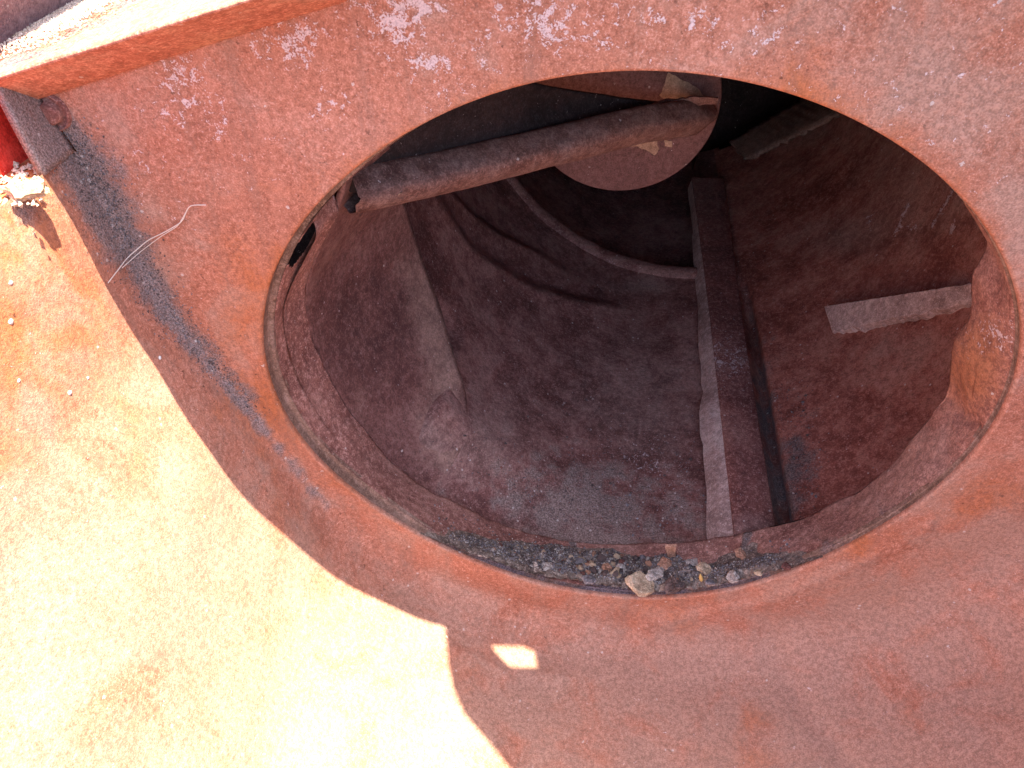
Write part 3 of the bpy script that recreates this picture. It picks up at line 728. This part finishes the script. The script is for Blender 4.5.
# ---- small hard paint specks on the sunlit side
for (sx, sy, sr) in ((11,283,3.4),(11,322,4.2),(70,393,3.6),(19,381,2.6),(160,358,3.2),(88,378,2.4)):
    h = hit((sx, sy)); r_ = sr*.00052
    V = []; 
    nrm = np.array([TC[0]-.05-h[0], 0, .6-h[2]]); nrm /= np.linalg.norm(nrm); e1 = np.cross(nrm, [0, 1, 0]); e1 /= np.linalg.norm(e1); e2 = np.array([0, 1., 0])
    for (rr, hh) in ((.001, .5), (.55, .42), (.9, .2), (1.0, -.2)):
        for a in np.linspace(0, 2*math.pi, 12, endpoint=False):
            g = 1+.3*noise.noise(Vector((math.cos(a), math.sin(a), sx)))
            V.append(h+e1*rr*r_*g*math.cos(a)+e2*rr*r_*g*math.sin(a)+nrm*hh*r_)
    mk('white_speck', V, grid_faces(4, 12, True), M_SPECK, machine)

# ------------------------------------------------------------------ soil and gravel lying on the collar
def collar_pt(a_deg, u_, lift=0):
    a = math.radians(a_deg); R0 = float(rH(a)[0])-.0035; R1 = float(rI(a)[0]); r_ = R0*(1-u_)+R1*u_-lift
    return np.array([HC[0]+r_*math.sin(a), .012+u_*(YC-.012), HC[1]-r_*math.cos(a)])
da = np.linspace(-48, 54, 320); nu_ = 26
V = []
def soil_h(a, u_):
    e = sst(-50, -24, a)*sst(56, 34, a)
    ext_ = .24+.50*np.exp(-((a-2)/10)**2)+.38*np.exp(-((a-17)/5)**2)+.30*np.exp(-((a+17)/7)**2)+.25*np.exp(-((a+9)/4)**2)
    prof = sst(ext_+.28, ext_-.22, u_)
    n = noise.fractal(Vector((a*.45, u_*6, 2)), .8, 2, 4); n2 = noise.fractal(Vector((a*1.6, u_*22, 5)), .6, 2, 3)
    return e*prof*(.0075+.007*np.exp(-((a+1)/9)**2)*(1-u_)+.004*n+.0022*n2)-.0016-.007*(1-e)
for a in da:
    for j in range(nu_):
        u_ = -.18+1.12*j/(nu_-1); V.append(collar_pt(a, max(u_, -.16), soil_h(a, u_)))
soil = mk('soil', np.array(V), grid_faces(len(da), nu_), M_SOIL, None)
tag(soil, 'crumbled dark dry soil heaped along the bottom rim of the round opening', 'soil', kind='stuff')

def rockverts(seed, sub=1, flat=.7, sharp=.35):
    bm = bmesh.new(); bmesh.ops.create_icosphere(bm, subdivisions=sub, radius=1)
    V = np.array([v.co[:] for v in bm.verts]); F = [tuple(v.index for v in f.verts) for f in bm.faces]; bm.free()
    g = np.array([1+sharp*noise.noise(Vector((p[0]*1.3+seed, p[1]*1.3, p[2]*1.3+seed*.7)))+.15*noise.noise(Vector((p[0]*4+seed, p[1]*4, p[2]*4))) for p in V])
    r_ = np.random.RandomState(int(seed*13) % 9999)
    for _ in range(7):                                         # broken faces
        n = r_.normal(size=3); n /= np.linalg.norm(n); d = V@n; lim = r_.uniform(.42, .82); V = V-np.outer(np.maximum(d-lim, 0), n)
    V = V*g[:, None]; V[:, 2] *= flat; return V, F
def soil_at(pxy):
    """collar coordinates whose image is nearest to a pixel"""
    best = None
    for a in np.linspace(-46, 52, 99):
        for u_ in np.linspace(-.12, 1, 24):
            p = collar_pt(a, u_, max(soil_h(a, u_), 0)); d = np.linalg.norm(proj(p)-pxy)
            if best is None or d < best[0]: best = (d, p, a, u_)
    return best[1]
def rock(pxy, wpx, mat, seed, flat=.7, rot=0, asp=1.0, name='stone', tilt=0, sub=2):
    p = soil_at(np.array(pxy, float)); dep = (p-CAM)@fw; r_ = wpx/2/FP*dep
    V, F = rockverts(seed, 3 if wpx > 13 else sub, flat); V = V*np.array([1+.10*noise.fractal(Vector((q_[0]*3+seed, q_[1]*3, q_[2]*3)), .7, 2, 4) for q_ in V])[:, None]; V = V*r_; V[:, 0] *= asp
    c, s_ = math.cos(rot), math.sin(rot); ct, s2 = math.cos(tilt), math.sin(tilt)
    V = V@np.array([[1, 0, 0], [0, ct, s2], [0, -s2, ct]])@np.array([[c, s_, 0], [-s_, c, 0], [0, 0, 1]])
    loc = p+np.array([0, 0, r_*flat*.45]); V[:, 2] = V[:, 2]
    o = mk(name, V+loc, F, mat, None, smooth=False, loc=loc); return o
named = [
 ((641,584), 27, 'cream', 3.1, .6, .3, 1.15, 'largest cream crumbly lump at the lowest point of the rim'),
 ((656,577), 16, 'pale', 5.2, .55, 1.1, 1.3, 'pale angular stone leaning on the largest cream lump'),
 ((676,589), 20, 'dark', 7.7, .7, .2, 1.2, 'dark maroon round lump right of the largest cream lump'),
 ((663,566), 15, 'tan', 9.4, .6, .5, 1.2, 'rusty tan lump below the upright chip'),
 ((731,578), 15, 'pale', 11.3, .7, .0, .9, 'pale blocky stone standing alone right of the debris heap'),
 ((757,574), 12, 'cream', 13.9, .6, .8, 1.0, 'small cream pointed stone, rightmost pale one in the soil'),
 ((704,569), 15, 'cream', 15.5, .6, .4, 1.2, 'cream crumb between the heap and the blocky pale stone'),
 ((691,562), 12, 'pale', 17.2, .6, .9, 1.2, 'pale flat stone behind the yellow leaf'),
 ((605,571), 12, 'tan', 19.8, .7, .2, 1.0, 'tan pebble at the left end of the debris heap'),
 ((619,570), 13, 'pale', 21.7, .6, .7, 1.1, 'whitish pebble left of the largest cream lump'),
 ((743,553), 14, 'tan', 23.3, .5, 1.9, 1.0, 'reddish tan pebble lodged at the crack in the collar'),
 ((547,568), 11, 'pale', 25.1, .5, .3, 1.5, 'flat whitish pebble in the soil left of the crack'),
 ((535,565), 6, 'pale', 27.6, .8, .1, 1.0, 'tiny white round pebble left of the flat whitish pebble'),
 ((787,566), 10, 'rustred', 29.2, .6, .6, 1.2, 'rusty red crumb in the right part of the soil'),
 ((588,589), 12, 'grey', 31.3, .6, .2, 1.3, 'grey lump at the front lip below the whitish pebbles'),
 ((708,584), 12, 'grey', 33.4, .6, .2, 1.1, 'grey lump in front of the cream crumb'),
]
for (p, wpx, mm, sd, fl, ro, asp, lab) in named:
    tag(rock(p, wpx, ST[mm], sd, fl, ro, asp), lab, 'stone')
# upright tan chip and yellow leaf
p = soil_at(np.array((671., 560.))); 
cv = onY(np.array([(665,547),(676,547),(675,556),(678,566),(667,567),(668,557)], float), p[1]+.004)
V = list(cv)+[q+np.array([.0005, .003, .001]) for q in cv]
o = mk('rust_chip', np.array(V), [(5, 4, 3, 2, 1, 0), (6, 7, 8, 9, 10, 11)]+[(i, (i+1) % 6, 6+(i+1) % 6, 6+i) for i in range(6)], ST['tan'], None, smooth=False, loc=cv.mean(0))
tag(o, 'orange tan chip standing upright against the collar behind the heap', 'chip')
p = soil_at(np.array((699., 582.)))+np.array([0, 0, .004]); V = []
for i in range(9):
    t = i/8; wdt = .0022*math.sin(math.pi*(t*.9+.08)); zz = .0125*(t-.5)
    for s_ in (-1, 0, 1): V.append(p+np.array([s_*wdt-.3*zz, .0012*abs(s_)+.2*zz, zz+.0004*s_]))
o = mk('dry_leaf', np.array(V), grid_faces(9, 3), M_LEAF, None, loc=p)
o.modifiers.new('solid', 'SOLIDIFY').thickness = .0003
tag(o, 'tiny dry yellow leaf lying among the grit at the bottom rim', 'leaf')
# loose pebbles that can still be told apart
mats = ['pale', 'grey', 'cream', 'dark', 'tan', 'pale', 'rustred', 'dark', 'cream', 'dark']
shapes = {}
k = 0; tries = 0
while k < 150 and tries < 5000:
    tries += 1
    a = rng.normal(1, 13) if rng.rand() < .75 else rng.uniform(-32, 38); u_ = rng.beta(1.3, 2.2)*.85
    if soil_h(a, u_) < .002 or abs(a) > 40: continue
    p = collar_pt(a, u_, soil_h(a, u_)); r_ = rng.uniform(.0014, .0036)*(1+.9*(abs(a-4) < 9)*rng.rand())
    mm = mats[rng.randint(len(mats))]; sh = (mm, rng.randint(3))
    if sh not in shapes:
        V, F = rockverts(40+len(shapes)*1.7, 1, .75, .4)
        me = bpy.data.meshes.new('pebble'); me.from_pydata(V.tolist(), [], F); me.materials.append(ST[mm]); shapes[sh] = me
    o = bpy.data.objects.new('pebble', shapes[sh]); COL.objects.link(o)
    o.location = p+np.array([0, 0, r_*.3]); o.scale = (r_*rng.uniform(.8, 1.3), r_*rng.uniform(.8, 1.2), r_*rng.uniform(.7, 1.1)); o.rotation_euler = tuple(rng.uniform(0, 6.28, 3)*np.array([.15, .15, 1]))
    cn = {'pale': 'whitish', 'grey': 'grey', 'cream': 'cream', 'dark': 'dark brown', 'tan': 'tan', 'rustred': 'rusty red'}[mm]
    where = 'at the far left end of the rim soil' if a < -20 else 'in the rim soil left of the crumbly cream lump' if a < -5 else 'beside the crumbly cream lump at the rim bottom' if a < 7 else 'in the rim soil near the blocky pale stone' if a < 18 else 'at the right end of the rim soil'
    tag(o, ('tiny ' if r_ < .0026 else 'small ')+cn+' pebble '+where, 'pebble', 'pebbles in the soil on the bottom rim'); k += 1
# fine grit as one mass
def grit(name, pts, sizes, mat, label):
    V = []; F = []; n = 0
    for p, r_ in zip(pts, sizes):
        vv = np.array([(1,0,0),(-1,0,0),(0,1,0),(0,-1,0),(0,0,1),(0,0,-1)], float)*rng.uniform(.6, 1.2, (6, 1))*r_+rng.normal(0, .15*r_, (6, 3))
        V += (vv+p).tolist()
        F += [(n+a, n+b, n+c) for a, b, c in ((0,2,4),(2,1,4),(1,3,4),(3,0,4),(2,0,5),(1,2,5),(3,1,5),(0,3,5))]; n += 6
    return tag(mk(name, V, F, mat, None, smooth=False), label, 'grit', kind='stuff')
pts = []; sz = []
for _ in range(9000):
    a = rng.uniform(-40, 44) if rng.rand() < .6 else rng.normal(0, 14); u_ = rng.beta(1.2, 1.8)*.95
    h = soil_h(a, u_)
    if h < .0005 and rng.rand() > .06: continue
    pts.append(collar_pt(a, u_, max(h, 0)+.0003)); sz.append(rng.uniform(.0005, .0016))
pts = np.array(pts); sz = np.array(sz); h_ = len(pts)//2; h3 = int(len(pts)*.82)
grit('grit', pts[:h_], sz[:h_], ST['grey'], 'fine grey grit spread through the soil on the bottom rim')
grit('grit', pts[h_:h3], sz[h_:h3], ST['dark'], 'fine dark grit spread through the soil on the bottom rim')
grit('grit', pts[h3:], sz[h3:]*.9, ST['pale'], 'fine pale grit spread through the soil on the bottom rim')
# grit lying on the drum floor
pts = []; sz = []
for _ in range(4200):
    q = onT(np.array([rng.normal(600, 90), rng.normal(500, 45)])) if rng.rand() < .75 else onT(np.array([rng.normal(790, 16), rng.normal(470, 60)]))
    if q[1] < .08 or proj(q)[1] < 380: continue
    a = tang(q)
    if 13 < a < 27: continue
    pts.append(q+np.array([0, 0, .0006])); sz.append(rng.uniform(.0004, .0011)*(1+1.5*(rng.rand() < .04)))
pts = np.array(pts); sz = np.array(sz); n5 = len(pts)//5
grit('grit', pts[:n5], sz[:n5], ST['grey'], 'scattered grey grit lying on the floor of the drum')
grit('grit', pts[n5:n5*4], sz[n5:n5*4], ST['dark'], 'scattered dark brown grit lying on the floor of the drum')
grit('grit', pts[n5*4:], sz[n5*4:], ST['rustred'], 'scattered rusty red grit lying on the floor of the drum')
# dirt crumbs in the crease on the left
pts = []; sz = []
line = [(66,135),(95,185),(120,235),(150,285),(185,335),(225,375),(265,420)]
line = np.array(line, float)
for _ in range(2600):
    t = rng.beta(1.1, 1.5)*(len(line)-1.001); i = int(t); q = line[i]*(1-t+i)+line[i+1]*(t-i)+rng.normal(0, np.interp(t, [0, 3, 6], [13, 12, 5]), 2)
    h = hit(q); pl = onY(q, 0)
    if h is None or (h-CAM)@fw > (pl-CAM)@fw: h = pl
    pts.append(h+np.array([0, -.0004, .0003])); sz.append(rng.uniform(.0002, .0009))
pts = np.array(pts); sz = np.array(sz)
grit('grit', pts[:1700], sz[:1700], ST['dark'], 'dark crumbs of dirt packed in the crease left of the opening')
grit('grit', pts[1700:], sz[1700:], ST['grey'], 'greyish crumbs of dirt packed in the crease left of the opening')
# crust on top of the beam, and rubble on the side ledge
pts = []; sz = []
for _ in range(4200):
    q = np.array([rng.normal(88, 36), 0]); q[1] = 52-.58*q[0]+abs(rng.normal(0, 11))+1; q[1] = min(q[1], 70-.3*q[0]-2)
    if q[0] > 200: continue
    pts.append(beamtop(q)+np.array([0, 0, .0055])); sz.append(rng.uniform(.0006, .0016))
grit('lichen_crust', np.array(pts), sz, M_CRUST, 'whitish crumbly crust along the sunlit top of the beam')
pts = []; sz = []
for _ in range(260):
    q = onZ(np.array([rng.uniform(-30, 42), rng.uniform(165, 205)]), lz+.001)
    pts.append(q); sz.append(rng.uniform(.0008, .003))
grit('ledge_rubble', np.array(pts), sz, M_CRUST, 'pale sunlit rubble on the ledge under the bright red sheet')
q = onZ(np.array([22., 190.]), lz+.006)
V, F = rockverts(61.3, 3, .55, .3); V = V*.0125; V[:, 0] *= 1.2
rot = np.array([[math.cos(.7), math.sin(.7), 0], [-math.sin(.7), math.cos(.7), 0], [0, 0, 1]])
o = mk('stone_chunk', V@rot+q, F, ST['cream'], None, smooth=False, loc=q)
tag(o, 'flat cream stone chunk in full sun on the ledge below the bright red sheet', 'stone')

# ------------------------------------------------------------------ dry straw thread caught on the plate
def thread(pix, name, rad_, y0=-.004):
    P_ = []
    for p in pix:
        h = hit(p); pl = onY(np.array(p, float), 0)
        if h is not None and (h-CAM)@fw < (pl-CAM)@fw: pl = h
        P_.append(pl+(CAM-pl)/np.linalg.norm(CAM-pl)*.004)
    P_ = resample(np.array(P_), 40, 2); V = []
    for k in range(40):
        ax = P_[min(k+1, 39)]-P_[max(k-1, 0)]; ax /= np.linalg.norm(ax); e1 = np.cross(ax, [.3, 1, .2]); e1 /= np.linalg.norm(e1); e2 = np.cross(ax, e1)
        for j in range(6):
            a = j*math.pi/3; V.append(P_[k]+(e1*math.cos(a)+e2*math.sin(a))*rad_)
    return V, grid_faces(40, 6, True)
st = empty('straw_thread', tuple(onY(np.array([188., 206.]), -.004)), 'pale bent straw fibre stuck across the plate left of the opening', 'straw')
for pix, r_ in (([(206,205),(189,205),(182,222),(165,232),(148,240),(128,257),(108,283)], .00042), ([(186,212),(178,226),(160,237),(140,252),(122,268)], .0003)):
    V, F = thread(pix, 'fibre', r_); mk('fibre', V, F, M_STRAW, st)
bpy.context.view_layer.update()
